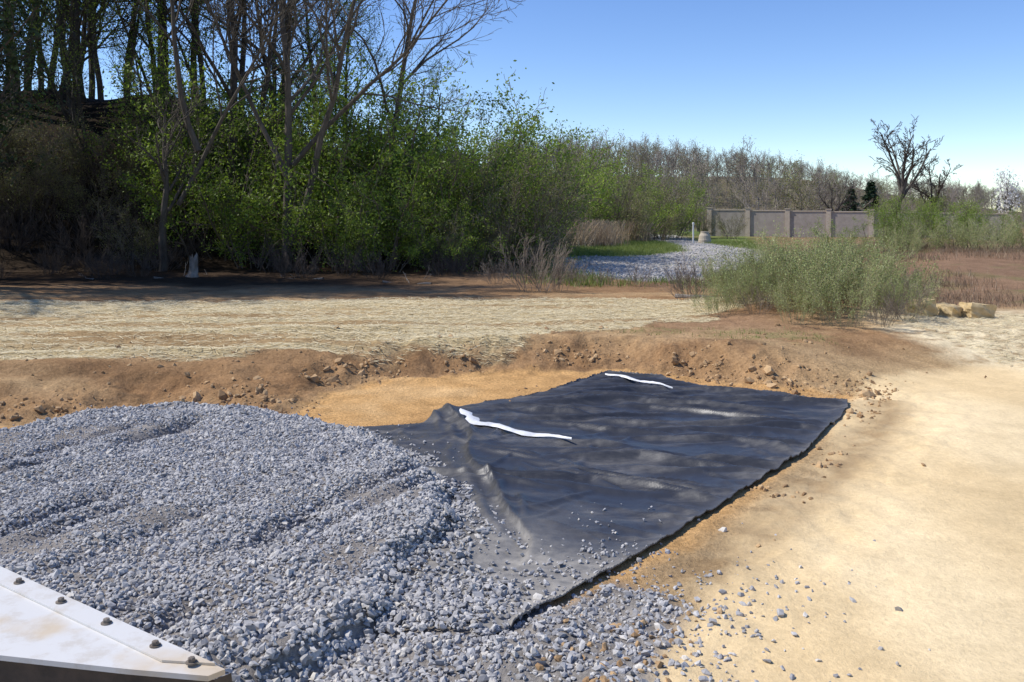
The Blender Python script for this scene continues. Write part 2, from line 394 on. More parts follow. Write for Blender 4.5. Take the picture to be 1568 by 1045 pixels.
# soil clods
M_clod = simple_mat('clod', (0.24, 0.14, 0.065), (0.54, 0.36, 0.185), 14, 0.95, 0.5, 0.02, useattr=True)
n = 90000
px = R.uniform(-7, 6, n); py = R.uniform(3.2, 13.5, n)
dp = sdp(PIT, px, py); dr = sdp(ROAD, px, py)
cl = ss((vn(px*1.7, py*1.7, 77)-0.30)*2.5)
pr = 0.42*np.exp(-((dp-0.35)/0.32)**2)*cl+0.02*np.exp(-((dp-1.2)/0.8)**2)
pr = np.where(dr < -0.1, 0.0016*np.exp(dr/0.8), pr)
pr = np.where((dp < -0.15), 0.0012*(py > 8.6), pr)
k = R.random(n) < pr; px, py, dr = px[k], py[k], dr[k]
r = np.clip(np.exp(R.normal(math.log(0.016), 0.6, len(px))), 0.006, 0.075)
r = np.where((py < 6.5) | (dr < 0), np.minimum(r, 0.022), r)
v_, f_, rn_ = stones(px, py, hv(px, py)+r*0.15, r, R, 0.2, 0.7)
add_obj('soil_clods', make_mesh('soil_clods', [(v_, f_, 0, rn_)], [M_clod], smooth=False))

# straw strands
M_straw = simple_mat('straw_fibre', (0.38, 0.30, 0.16), (0.76, 0.65, 0.41), 8, 0.8, 0.1, useattr=True)
n = 60000
px = R.uniform(-12, 5, n); py = R.uniform(9.8, 18.4, n)
bd = ss(fbm(px*0.22+2, py*1.6, 140, 3)*2.6+0.15)
k = (sdp(STRAW, px, py)+0.45*fbm(px*1.3, py*1.3, 101, 4) < 0.2) & (R.random(n) < 1-0.8*bd)
px2 = R.uniform(5.8, 12, 9000); py2 = R.uniform(11.2, 15.6, 9000); k2 = sdp(PALE, px2, py2) < 0
px = np.concatenate([px[k], px2[k2]]); py = np.concatenate([py[k], py2[k2]]); n = len(px)
an = R.normal(0, 0.7, n); ln = R.uniform(0.025, 0.08, n); wd = R.uniform(0.002, 0.0045, n)
dx, dy = np.cos(an)*ln, np.sin(an)*ln; ox, oy = -np.sin(an)*wd, np.cos(an)*wd
zz = hv(px, py)+R.uniform(0.004, 0.02, n); tz = R.normal(0, 0.008, n)
v_ = np.stack([np.stack([px-dx-ox, py-dy-oy, zz-tz], 1), np.stack([px+dx-ox, py+dy-oy, zz+tz], 1), np.stack([px+dx+ox, py+dy+oy, zz+tz+.003], 1), np.stack([px-dx+ox, py-dy+oy, zz-tz+.003], 1)], 1).reshape(-1, 3)
add_obj('straw_mulch', make_mesh('straw_mulch', [(v_, np.arange(4*n).reshape(-1, 4), 0)], [M_straw]))

# ------------------------------------------------------------------ geotextile
FOLD = [(-0.70, 9.0), (-0.40, 8.2), (-0.33, 7.0), (-0.08, 6.2), (0.08, 5.4), (0.02, 4.8)]
g = 0.018
gx = np.arange(-1.7, 3.8, g); gy = np.arange(3.9, 11.4, g)
TX, TY = np.meshgrid(gx, gy); tx = TX.ravel(); ty = TY.ravel()
def tsd(x, y): return sdp(TARP, x, y)+0.02*fbm(x*1.2, y*1.2, 201, 2)
sd = tsd(tx, ty)
ii = np.arange(len(tx)).reshape(TX.shape)
TF = np.stack([ii[:-1, :-1], ii[:-1, 1:], ii[1:, 1:], ii[1:, :-1]], -1).reshape(-1, 4)
TF = TF[(sd[TF] < 0.0).any(1)]
ex = 1e-3
gxn = (tsd(tx+ex, ty)-sd)/ex; gyn = (tsd(tx, ty+ex)-sd)/ex
o_ = sd > 0
tx = np.where(o_, tx-gxn*np.clip(sd, 0, g*1.5), tx); ty = np.where(o_, ty-gyn*np.clip(sd, 0, g*1.5), ty)
base = hv(tx, ty)
# tension creases: long, narrow, running in a few slightly different directions
rw = np.random.default_rng(12); wr = np.zeros(len(tx))
def crease(cx, cy, ang, L_, wdt, amp, bend):
    ca, sa = math.cos(ang), math.sin(ang)
    s_ = (tx-cx)*ca+(ty-cy)*sa; q_ = -(tx-cx)*sa+(ty-cy)*ca
    q_ = q_-bend*(s_/L_)**2*L_-0.03*np.sin(s_*3.1+cx*7)-0.012*np.sin(s_*9+cy*5)
    env = np.clip(1-(s_/(L_*0.5))**2, 0, 1)
    qq = q_/wdt
    return amp*env*np.where(qq > 0, np.exp(-(qq/0.8)**2), np.exp(-(qq/1.3)**2))
for i in range(170):
    cx_ = rw.uniform(-0.2, 3.2); cy_ = rw.uniform(5.4, 10.8)
    big = rw.random() < 0.36
    ang_ = rw.normal(-0.26+0.10*(cy_-8), 0.24)
    wr = np.maximum(wr, crease(cx_, cy_, ang_, rw.uniform(0.9, 2.8) if big else rw.uniform(.4, 1.4), rw.uniform(.028, .05) if big else rw.uniform(.018, .028), rw.uniform(.035, .075) if big else rw.uniform(.014, .034), rw.normal(0, .06)))
for i in range(40):   # creases radiating off the fold on the left panel and cross creases
    wr = np.maximum(wr, crease(rw.uniform(-1.1, 0.6), rw.uniform(5.2, 8.9), rw.uniform(.6, 2.6), rw.uniform(.4, 1.3), rw.uniform(.02, .045), rw.uniform(.012, .035), rw.normal(0, .08)))
for i in range(26):
    wr = np.maximum(wr, crease(rw.uniform(0, 3.0), rw.uniform(6, 10.6), rw.uniform(.5, 2.4), rw.uniform(.3, 1.0), rw.uniform(.02, .04), rw.uniform(.008, .025), rw.normal(0, .08)))
wr = wr+0.025*fbm(tx*0.9, ty*1.6, 211, 3)+0.004*fbm(tx*9, ty*12, 214, 2)
fdx = tx+0.06*fbm(ty*1.5, tx*1.5, 221, 3)
fd = dline(FOLD, fdx, ty)
fx_ = np.interp(ty, [4.8, 5.4, 6.2, 7.0, 8.2, 9.0], [0.02, 0.08, -0.08, -0.33, -0.40, -0.70])-fdx  # + = left of the fold
lo = ss((ty-4.8)/1.5)
step_ = ss(0.5-fx_/0.03)
fold = (0.040*step_*np.exp(-np.clip(-fx_, 0, 9)/0.35)+0.030*np.exp(-(fd/0.05)**2)*vn(tx*2, ty*2.4, 222)+0.03*np.exp(-((fx_-0.15)/0.045)**2)*vn(tx*2, ty*1.5, 224))*ss((ty-4.8)/0.9)*ss((9.2-ty)/0.3)
edge = 0.02*np.exp(sd/0.05)*(0.3+vn(tx*1.3, ty*1.3, 223))*(tx > -0.3)*(ty > 4.3)
cor = 0.055*np.exp(-(((tx+0.62)/0.16)**2+((ty-8.85)/0.2)**2))
tz = base+0.016+wr*(0.15+0.85*lo)*(0.3+0.7*ss(-sd/0.15))+fold+edge+cor
inpl = 1-ss((sdp(PLAT, tx, ty)+0.02)/0.12)
tz = tz-0.12*inpl-0.03*(1-ss((ty-4.1)/0.4))*(tx < -0.2)
used = np.unique(TF); mpi = -np.ones(len(tx), int); mpi[used] = np.arange(len(used))
m_t, nt, out = new_mat('geotextile')
tc = N(nt, 'ShaderNodeTexCoord')
d1 = N(nt, 'ShaderNodeTexNoise', Scale=1.6, Detail=10.0, Roughness=0.65)
mp = N(nt, 'ShaderNodeMapping'); mp.inputs['Scale'].default_value = (0.6, 2.5, 1); mp.inputs['Rotation'].default_value = (0, 0, 0.3)
nt.links.new(tc.outputs['Object'], mp.inputs[0]); nt.links.new(mp.outputs[0], d1.inputs[0])
d2 = N(nt, 'ShaderNodeTexNoise', Scale=14.0, Detail=8.0, Roughness=0.7); nt.links.new(tc.outputs['Object'], d2.inputs[0])
du = N(nt, 'ShaderNodeAttribute', attribute_name='dust')
f = math_n(nt, 'ADD', ramp(nt, d1.outputs[0], [(0.50, (0, 0, 0)), (0.75, (0.5, 0.5, 0.5))]), du.outputs['Fac'])
f = math_n(nt, 'MULTIPLY', f, ramp(nt, d2.outputs[0], [(0.3, (0.45, 0.45, 0.45)), (0.65, (1, 1, 1))]))
cc = mixc(nt, f, (0.034, 0.035, 0.040), (0.33, 0.305, 0.265))
p = N(nt, 'ShaderNodeBsdfPrincipled', Roughness=0.5); nt.links.new(cc, p.inputs['Base Color'])
rr = math_n(nt, 'ADD', math_n(nt, 'MULTIPLY', f, 0.4), 0.40); nt.links.new(rr, p.inputs['Roughness'])
b = N(nt, 'ShaderNodeBump', Strength=0.3, Distance=0.01); nt.links.new(d2.outputs[0], b.inputs['Height']); nt.links.new(b.outputs[0], p.inputs['Normal'])
nt.links.new(p.outputs[0], out.inputs[0])
me = make_mesh('geotextile_fabric', [(np.stack([tx, ty, tz], 1)[used], mpi[TF], 0)], [m_t], smooth=True)
dust = 0.85*ss((6.2-ty-0.5*(tx-0.2)+0.5*fbm(tx*2, ty*2, 231, 3))/1.8)+0.10*(fx_ > 0)*ss((8.8-ty)/1)+0.15*np.exp(sd/0.12)
dust = dust[used].clip(0, 0.95)
a = me.attributes.new('dust', 'FLOAT', 'POINT'); a.data.foreach_set('value', dust.astype(np.float32))
tarp = add_obj('geotextile_fabric', me)
so = tarp.modifiers.new('thickness', 'SOLIDIFY'); so.thickness = 0.006; so.offset = -1

def tarp_z(px, py):
    k_ = (np.abs(tx-px) < .05) & (np.abs(ty-py) < .05); return tz[k_].max()
M_whp = simple_mat('white_plastic', (0.55, 0.55, 0.55), (0.82, 0.82, 0.82), 12, 0.4, 0.2)
def strip(name, pts, w):
    P = []
    for a, b in zip(pts[:-1], pts[1:]):
        for t_ in np.linspace(0, 1, 12, endpoint=False): P.append((a[0]+(b[0]-a[0])*t_, a[1]+(b[1]-a[1])*t_))
    P.append(pts[-1]); P = np.array(P); n = len(P)
    T = np.gradient(P, axis=0); T /= np.linalg.norm(T, axis=1)[:, None]
    Nn = np.stack([-T[:, 1], T[:, 0]], 1)
    zc = np.array([tarp_z(*q) for q in P]); zc = np.convolve(np.pad(zc, 2, 'edge'), np.ones(5)/5, 'valid')
    V = []
    for i in range(n):
        ww = w*(0.35+0.9*vn(np.array([i*0.4]), np.array([3.3]), 5)[0])*min(1, (i+0.6)/3, (n-i-0.4)/14)
        for j, s_ in enumerate((-1, -0.4, 0.3, 1)):
            q = P[i]+Nn[i]*(ww*s_+0.02*math.sin(i*.5))
            V.append((q[0], q[1], zc[i]+0.004+(0.018 if j in (1, 2) else 0)+0.010*vn(np.array([i*.7]), np.array([j*2.2]), 8)[0]))
    F_ = [(i*4+j, i*4+j+1, i*4+j+5, i*4+j+4) for i in range(n-1) for j in range(3)]
    add_obj(name, make_mesh(name, [(np.array(V), np.array(F_), 0)], [M_whp], smooth=True))
strip('white_plastic_strip', [(-0.50, 8.62), (-0.30, 8.28), (0.1, 7.98), (0.52, 7.58)], 0.075)
strip('white_plastic_strip', [(1.12, 10.65), (1.45, 10.3), (1.8, 9.9)], 0.028)

# ------------------------------------------------------------------ plants
def nrm(v): return v/(math.sqrt(v@v)+1e-9)
def grow(S, Lf, rng, p, d, L, r, lev, cfg):
    n = cfg['nseg'][lev]; step = L/n; wob = cfg['wob'][lev]; up = cfg['up'][lev]
    pts = [p]; dirs = [d]; rad = [r]; rend = r*cfg['taper'][lev]
    for i in range(n):
        d = nrm(d+rng.normal(0, wob, 3)+np.array([0, 0, up]))
        p = p+d*step; pts.append(p); dirs.append(d); rad.append(r+(rend-r)*(i+1)/n)
    for i in range(n):
        S.append(np.concatenate([pts[i], pts[i+1], dirs[i], dirs[i+1], [rad[i], rad[i+1], lev]]))
    if lev >= cfg['leaflev']:
        Lf.extend(pts[1:])
    if lev+1 < len(cfg['nseg']):
        k = cfg['nch'][lev]; k = max(1, int(round(k*rng.uniform(0.8, 1.2))))
        t0 = cfg['t0'][lev]
        for j in range(k):
            t_ = (t0+(1-t0)*(j+rng.random())/k)*n; i = min(int(t_), n-1); fr = t_-i
            q = pts[i]*(1-fr)+pts[i+1]*fr
            dd = dirs[i+1]; a = nrm(np.cross(dd, rng.normal(size=3)))
            an_ = rng.normal(cfg['ang'][lev], 0.15)
            cd = nrm(dd*math.cos(an_)+a*math.sin(an_))
            rr = (rad[i]*(1-fr)+rad[i+1]*fr)*cfg['rr'][lev]
            grow(S, Lf, rng, q, cd, L*cfg['lr'][lev]*rng.uniform(0.7, 1.15)*(1-0.35*t_/n), rr, lev+1, cfg)
def tubes(S, kmin, kmax, minr):
    S = np.array(S); out = []
    for lo_lev in (True, False):
        s_ = S[(S[:, 14] <= 1) == lo_lev]; k = kmax if lo_lev else kmin
        if len(s_) == 0: continue
        V = []
        for po, do, ro in ((0, 6, 12), (3, 9, 13)):
            P = s_[:, po:po+3]; D = s_[:, do:do+3]; rr = np.maximum(s_[:, ro], minr)
            ref = np.array([0.31, 0.95, 0.05]); A = np.cross(D, ref); A /= np.linalg.norm(A, axis=1)[:, None]+1e-9
            B = np.cross(D, A); th = np.arange(k)*2*math.pi/k
            V.append(P[:, None]+rr[:, None, None]*(A[:, None]*np.cos(th)[None, :, None]+B[:, None]*np.sin(th)[None, :, None]))
        V = np.stack(V, 1)
        j = np.arange(k); q = np.stack([j, (j+1) % k, k+(j+1) % k, k+j], 1)
        out.append((V.reshape(-1, 3), (q[None]+np.arange(len(s_))[:, None, None]*2*k).reshape(-1, 4), 0 if lo_lev else 1))
    return out
def leaves(P, n_per, spread, size, rng, clump=True):
    P = np.array(P)
    if clump:
        keep = vn(P[:, 0]*1.3+P[:, 2]*0.7, P[:, 1]*1.3+P[:, 2]*1.1, 5) > 0.30
        P = P[keep | (rng.random(len(P)) < 0.35)]
    P = np.repeat(P, n_per, 0); n = len(P)
    P = P+rng.normal(0, spread, (n, 3))
    a = rng.normal(size=(n, 3)); a /= np.linalg.norm(a, axis=1)[:, None]
    b = np.cross(a, rng.normal(size=(n, 3))); b /= np.linalg.norm(b, axis=1)[:, None]
    s_ = (size*rng.uniform(0.6, 1.3, n))[:, None]
    V = np.stack([P-a*s_, P-b*s_*0.5, P+a*s_, P+b*s_*0.5], 1).reshape(-1, 3)
    return V, np.arange(4*n).reshape(-1, 4)
def plant(name, seed, cfg, stems, mats, kmin=3, kmax=6, minr=0.004):
    rng = np.random.default_rng(seed); S = []; Lf = []
    for (p, d, L, r) in stems:
        grow(S, Lf, rng, np.array(p, float), nrm(np.array(d, float)), L, r, 0, cfg)
    parts = tubes(S, kmin, kmax, minr)
    if cfg.get('leaf'):
        n_per, spread, size = cfg['leaf']
        V, F_ = leaves(Lf, n_per, spread, size, rng, cfg.get('clump', True))
        parts.append((V, F_, 2, rng.random(len(F_))))
    return make_mesh(name, parts, mats, smooth=False)
def fan(rng, n, rad, lean, L, r):
    out = []
    for i in range(n):
        a = rng.uniform(0, 2*math.pi); q = rad*math.sqrt(rng.random())
        l = lean*rng.uniform(0.2, 1)*(0.4+q/rad)
        out.append(((q*math.cos(a), q*math.sin(a), -0.1), (l*math.cos(a), l*math.sin(a), 1), L*rng.uniform(0.6, 1.1), r*rng.uniform(0.6, 1.1)))
    return out

cfgShrub = dict(nseg=[6, 4, 3], wob=[.12, .16, .2], up=[0.03, 0.06, 0.05], taper=[.35, .4, .4], nch=[9, 6], t0=[.12, .2], ang=[.8, .7], rr=[.5, .6], lr=[.42, .5], leaflev=1, leaf=(4, 0.12, 0.05))
shrubs = []
for sd_ in (1, 2, 3):
    rg_ = np.random.default_rng(sd_)
    shrubs.append(plant('green_shrub', sd_, cfgShrub, fan(rg_, 14, 1.1, 0.75, 4.0, 0.035), [M_twigM, M_twigM, M_leaf], minr=0.006))
cfgO = dict(cfgShrub, leaf=(2, 0.12, 0.034), nch=[10, 7])
oshrubs = [plant('twiggy_shrub', 10+i, cfgO, fan(np.random.default_rng(10+i), 12, 0.8, 0.65, 3.3, 0.025), [M_twigM, M_twig, M_leafO], minr=0.006) for i in range(2)]
cfgB = dict(nseg=[5, 4, 3], wob=[.09, .12, .15], up=[0.03, 0.08, 0.05], taper=[.3, .4, .4], nch=[7, 3], t0=[.2, .2], ang=[.45, .5], rr=[.6, .7], lr=[.45, .5], leaflev=1, leaf=(2, 0.03, 0.015))
brush = [plant('willow_brush', 20+i, cfgB, fan(np.random.default_rng(20+i), 20, 0.42, 0.75, 1.2, 0.006), [M_twigG, M_twigG, M_leafS], 3, 3, minr=0.0022) for i in range(3)]
cfgBare = dict(cfgB, leaf=None, nch=[8, 4])
bbrush = [plant('bare_brush', 30+i, cfgBare, fan(np.random.default_rng(30+i), 18, 0.3, 0.7, 1.1, 0.008), [M_twig, M_twig], 3, 3, minr=0.003) for i in range(2)]
dbrush = [plant('bare_brush', 34+i, cfgBare, fan(np.random.default_rng(34+i), 18, 0.3, 0.9, 1.1, 0.008), [M_twigD, M_twigD], 3, 3, minr=0.003) for i in range(2)]
cfgT = dict(nseg=[9, 6, 5, 3], wob=[.07, .13, .16, .2], up=[0.03, 0.07, 0.05, 0.04], taper=[.3, .35, .4, .5], nch=[11, 7, 5], t0=[.35, .2, .15], ang=[.75, .65, .6], rr=[.5, .55, .6], lr=[.5, .5, .5], leaflev=2, leaf=(2, 0.2, 0.05))
wood = [plant('wood_tree', 40+i, cfgT, [((0, 0, -.4), (R.normal(0, .08), R.normal(0, .08), 1), 12, 0.15), ((.2, .1, -.4), (.35*(-1)**i, -.1, 1), 9, 0.09)], [M_barkD, M_barkD, M_leaf], minr=0.008) for i in range(2)]
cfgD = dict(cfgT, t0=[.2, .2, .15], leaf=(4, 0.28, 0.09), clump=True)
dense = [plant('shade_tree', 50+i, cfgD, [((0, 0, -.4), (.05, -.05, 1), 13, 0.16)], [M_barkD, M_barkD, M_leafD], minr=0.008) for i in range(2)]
cfgBT = dict(nseg=[5, 7, 6, 4, 3], wob=[.05, .12, .15, .18, .2], up=[0.02, 0.06, 0.04, 0.03, 0.02], taper=[.75, .3, .35, .4, .5], nch=[5, 8, 6, 4], t0=[.55, .2, .15, .15], ang=[.55, .6, .6, .6], rr=[.62, .5, .55, .6], lr=[1.5, .45, .5, .5], leaflev=9, leaf=None)
bare_big = plant('bare_tree', 61, cfgBT, [((0, 0, -.3), (0.05, 0, 1), 3.6, 0.2)], [M_bark, M_bark], 3, 7, minr=0.013)
bare_far = [plant('bare_tree', 62+i, dict(cfgBT, nch=[5, 7, 5, 3]), [((0, 0, -.3), (0.02, 0, 1), 3.2, 0.19)], [M_barkD, M_bark], 3, 5, minr=0.018) for i in range(2)]

def hero(name, seed, cfg, stems, x_, y_, mats):
    add_obj(name, plant(name, seed, cfg, stems, mats, 3, 8, minr=0.007), (x_, y_, H(x_, y_)))
cfgH = dict(nseg=[9, 7, 5, 4], wob=[.09, .13, .16, .18], up=[0.04, 0.05, 0.05, 0.03], taper=[.25, .3, .35, .5], nch=[10, 8, 5], t0=[.38, .2, .15], ang=[.7, .6, .6], rr=[.55, .55, .6], lr=[.55, .5, .5], leaflev=9, leaf=None)
hero('bare_tree', 71, cfgH, [((0, 0, -.3), (0.0, 0, 1), 11.5, 0.16), ((.15, 0, .8), (.33, 0, 1), 10.5, 0.12), ((.1, 0, 2.6), (-.35, .1, 1), 7, 0.09), ((.2, 0, 3.2), (.75, -.1, 1), 7.5, 0.09)], -6.8, 26.7, [M_bark, M_bark])
hero('bare_tree', 72, cfgH, [((0, 0, -.3), (0.22, 0, 1), 5, 0.14), ((1.1, 0, 3.6), (-.35, .1, 1), 8, 0.10), ((.5, 0, 2.0), (.55, -.1, 1), 7, 0.08)], -10.5, 26.6, [M_bark, M_bark])
hero('bare_tree', 73, cfgH, [((0, 0, -.3), (0.05, 0, 1), 12.5, 0.22), ((0, 0, 2), (-.25, .1, 1), 9, 0.12)], -8.7, 33.5, [M_barkD, M_barkD])
hero('bare_tree', 74, cfgH, [((0, 0, -.3), (0.12, 0, 1), 11.5, 0.16)], -4.9, 33, [M_bark, M_bark])
hero('bare_tree', 75, cfgH, [((0, 0, -.3), (0.02, 0, 1), 13, 0.18), ((0, 0, 1), (.3, 0, 1), 9, 0.1)], -9.4, 30.0, [M_barkD, M_bark])

def scat(name, protos, pts, srange, zoff=0):
    for (x_, y_, s_) in pts:
        me_ = protos[R.integers(len(protos))]
        add_obj(name, me_, (x_, y_, H(x_, y_)+zoff), R.uniform(0, 6.28), s_*R.uniform(*srange))
scat('green_shrub', shrubs, [(-0.9, 28.3, .88), (-1.8, 29.6, 1.0), (-3.0, 28.3, .95), (-3.6, 31, 1.25), (-4.8, 28.6, .95), (-5.4, 31.5, 1.35), (-6.6, 29.4, 1.15), (-8.3, 29.8, 1.3), (-9.6, 28.9, 1.0), (-7.4, 33, 1.45), (-0.3, 30.6, 1.0), (-2.6, 33, 1.35), (-11.4, 30.5, .9), (-10.0, 32.5, 1.35), (0.2, 34, 1.1), (-8.0, 27.6, .65), (-2.0, 26.9, .55), (-3.9, 26.9, .6), (-5.3, 27.0, .5)], (0.92, 1.08))
scat('twiggy_shrub', oshrubs, [(-0.1, 27.3, .95), (0.5, 28.4, .95), (-1.2, 26.4, .6), (1.0, 30.5, .9), (-11.5, 27.2, .6), (0.9, 33.5, 1.0)], (0.9, 1.1))
wp = [(R.uniform(-26, -12), R.uniform(33.5, 42), R.uniform(.8, 1.1)) for i in range(20)]
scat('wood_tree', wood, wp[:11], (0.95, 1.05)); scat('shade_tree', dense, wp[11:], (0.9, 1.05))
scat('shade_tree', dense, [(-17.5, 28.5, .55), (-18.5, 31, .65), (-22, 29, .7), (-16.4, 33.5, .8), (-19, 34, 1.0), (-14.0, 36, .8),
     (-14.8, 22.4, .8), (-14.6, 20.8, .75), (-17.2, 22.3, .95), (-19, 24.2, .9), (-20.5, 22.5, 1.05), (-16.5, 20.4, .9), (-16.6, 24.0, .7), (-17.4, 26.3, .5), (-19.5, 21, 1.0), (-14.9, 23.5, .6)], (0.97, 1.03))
scat('wood_tree', wood, [(-6.2, 36, .72), (-8.0, 38, .9), (-3.5, 38, .55), (-9.5, 36, .9), (-12.8, 30.6, .5), (-15.0, 31.5, .55), (-11.8, 34.5, .85), (-13.2, 33.4, .8)], (0.95, 1.05))
scat('twiggy_shrub', oshrubs, [(R.uniform(-20, -12), R.uniform(28, 32), R.uniform(.5, .8)) for i in range(8)], (0.9, 1.1))
scat('green_shrub', shrubs, [(4.6, 52, 1.0), (8.5, 60, 1.05), (11.6, 66, 1.0), (3.0, 50, .9), (8.0, 68, 1.3), (5, 62, 1.3)], (0.92, 1.08))
scat('twiggy_shrub', oshrubs, [(1.8, 44, 1.0), (2.9, 46, 1.0), (1.2, 38, .9), (7.6, 56, .8), (9.8, 60, .8), (15.8, 64, .55), (14.4, 66, .6), (2.0, 36, .4), (5.6, 57, 1.3), (6.4, 54, 1.2), (10.3, 64, 1.3), (13.4, 72, 1.1), (12, 78, 1.5), (2.6, 58, 1.6), (9.5, 66, 1.4), (7, 64, 1.6)], (0.9, 1.1))
bp = []
while len(bp) < 40:
    a_, b_ = R.uniform(3.2, 8.2), R.uniform(13.3, 19.2)
    e_ = ((a_-5.25-0.22*(b_-15.8))/1.85)**2+((b_-15.7)/2.6)**2
    if e_ < 1: bp.append((a_, b_, R.uniform(.75, 1.1)-.45*e_))
scat('willow_brush', brush, bp, (0.85, 1.1))
scat('bare_brush', bbrush, [(5.6, 13.4, .5), (6.2, 13.9, .6), (4.0, 14.4, .4), (3.4, 17.2, .6), (3.7, 18, .7), (0.55, 19.5, 1.15), (0.9, 19.8, .9), (1.6, 21.5, .5), (2.2, 21.2, .4), (-0.4, 22, .6), (3.0, 21, .4), (6.9, 15.8, .5), (4.6, 19, .5), (6.6, 17.5, .5), (7.4, 16.4, .5), (8.1, 17.6, .5)], (0.9, 1.1))
scat('bare_brush', dbrush, [(R.uniform(-14, -1), R.uniform(23.5, 26.5), R.uniform(.4, .9)) for i in range(20)]+[(R.uniform(-19, -10), R.uniform(27, 31.5), R.uniform(1.0, 1.7)) for i in range(22)], (0.9, 1.1))
scat('willow_brush', brush, [(12.3, 28, .8), (13.2, 28.5, .95), (14.2, 28, .9), (15.0, 29, .95), (10.2, 27, .6), (9.0, 25.5, .6), (15.8, 28.4, .85), (11.2, 29, .75), (9.6, 28, .7), (7.6, 24, .6), (7.2, 21.5, .6), (8.4, 23, .6), (6.8, 20, .6), (8.3, 27.5, .7), (12.0, 27.2, .75), (14.5, 27, .75)], (0.95, 1.1))
scat('green_shrub', shrubs, [(12.4, 29.6, .34), (13.5, 30, .38), (14.7, 29.8, .38), (15.9, 30.4, .36), (11.2, 30.5, .30), (16.9, 30, .3), (14.1, 31.5, .4)], (0.95, 1.05))

def tufts(name, pts, hgt, nb, wdt, mats, spread=0.18):
    n = len(pts); P = np.repeat(np.array(pts), nb, 0); n2 = len(P)
    bx = P[:, 0]+R.normal(0, spread, n2); by = P[:, 1]+R.normal(0, spread, n2); bz = hv(bx, by)-0.01
    an = R.uniform(0, 6.28, n2); ln = hgt*R.uniform(0.5, 1.1, n2); le = R.uniform(0.05, 0.9, n2)*ln
    ca, sa = np.cos(an), np.sin(an); w = wdt*R.uniform(.6, 1.2, n2)
    V = np.stack([np.stack([bx-sa*w, by+ca*w, bz], 1), np.stack([bx+sa*w, by-ca*w, bz], 1), np.stack([bx+ca*le+sa*w*.2, by+sa*le-ca*w*.2, bz+ln], 1), np.stack([bx+ca*le*.95-sa*w*.2, by+sa*le*.95+ca*w*.2, bz+ln*.98], 1)], 1).reshape(-1, 3)
    add_obj(name, make_mesh(name, [(V, np.arange(4*n2).reshape(-1, 4), 0)], mats))
M_reed = leaf_mat('reed', (0.30, 0.22, 0.14), (0.46, 0.35, 0.23), (0.58, 0.47, 0.32), 0.3)
M_redg = leaf_mat('dry_brush', (0.15, 0.10, 0.06), (0.28, 0.19, 0.12), (0.45, 0.36, 0.23), 0.3)
M_grass = leaf_mat('grass_blade', (0.10, 0.14, 0.02), (0.19, 0.25, 0.05), (0.30, 0.35, 0.09), 0.35)
tufts('reed_grass', [(R.normal(3.9, .9), R.normal(49, 2.5)) for _ in range(55)]+[(R.normal(7.1, .35), R.normal(55, 1)) for _ in range(25)]+[(R.normal(2.4, .6), R.normal(44, 2)) for _ in range(25)], 1.3, 60, 0.018, [M_reed], 0.3)
pts = []
while len(pts) < 1300:
    a_, b_ = R.uniform(6, 26), R.uniform(15.2, 44)
    if a_ > 0.3*b_+0.3+R.normal(0, .5) and not (a_ > 6.2 and b_ < 16.0) and vn(np.array([a_*.9]), np.array([b_*.5]), 300)[0]+R.normal(0, .1) > .35: pts.append((a_, b_))
tufts('dry_grass', pts, 0.17, 34, 0.006, [M_redg], 0.22)
pts = []
while len(pts) < 1500:
    a_, b_ = R.uniform(0.5, 16), R.uniform(21, 58)
    if sdp(PATH, np.array([a_]), np.array([b_]))[0] > 0.2 and a_ < 0.25*b_+1 and a_ > 0.02*b_ and (b_ > 27 or R.random() < .35): pts.append((a_, b_))
tufts('green_grass', pts, 0.2, 34, 0.010, [M_grass], 0.3)
tufts('weeds', [(R.normal(3.6, .6), R.normal(12.4, .4)) for _ in range(26)]+[(R.uniform(1.5, 3.5), R.normal(13, .2)) for _ in range(10)], 0.05, 14, 0.005, [M_grass], 0.08)

# far trees: one group
far = bpy.data.objects.new('distant_trees', None); COL.objects.link(far)
cfgF = dict(nseg=[6, 4, 3], wob=[.05, .14, .2], up=[0.02, 0.08, 0.05], taper=[.3, .35, .4], nch=[12, 6], t0=[.2, .2], ang=[.6, .6], rr=[.5, .6], lr=[.42, .5], leaflev=1, leaf=(2, 0.35, 0.10))
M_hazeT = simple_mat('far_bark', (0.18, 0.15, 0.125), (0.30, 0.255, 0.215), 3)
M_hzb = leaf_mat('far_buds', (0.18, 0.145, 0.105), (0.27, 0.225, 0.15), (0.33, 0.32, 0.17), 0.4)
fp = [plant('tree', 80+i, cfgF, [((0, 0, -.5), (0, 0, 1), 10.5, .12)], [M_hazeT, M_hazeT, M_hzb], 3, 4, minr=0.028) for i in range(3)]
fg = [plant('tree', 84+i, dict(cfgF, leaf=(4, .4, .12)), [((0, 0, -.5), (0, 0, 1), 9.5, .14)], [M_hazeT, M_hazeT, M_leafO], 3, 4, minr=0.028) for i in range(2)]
def conifer(seed):
    rng = np.random.default_rng(seed); n = 2600
    t_ = rng.random(n)**0.7; an = rng.uniform(0, 6.28, n); rr = (1-t_)*2.2*np.sqrt(rng.random(n))*(0.8+0.3*np.sin(t_*40))
    P = np.stack([rr*np.cos(an), rr*np.sin(an), 0.6+t_*8.5-rr*.15], 1)
    V, F_ = leaves(P, 1, .1, .22, rng, False)
    S = [np.array([0, 0, -.3, 0, 0, 8.6, 0, 0, 1, 0, 0, 1, .16, .03, 0])]
    return make_mesh('conifer', tubes(S, 3, 6, .02)+[(V, F_, 2)], [M_barkD, M_barkD, M_ever])
con = [conifer(5), conifer(6)]
def skyline(b): return np.interp(b, [-.1, .05, .12, .20, .28, .335, .38, .45, .58, .75], [.085, .082, .086, .074, .070, .058, .044, .040, .028, .024])
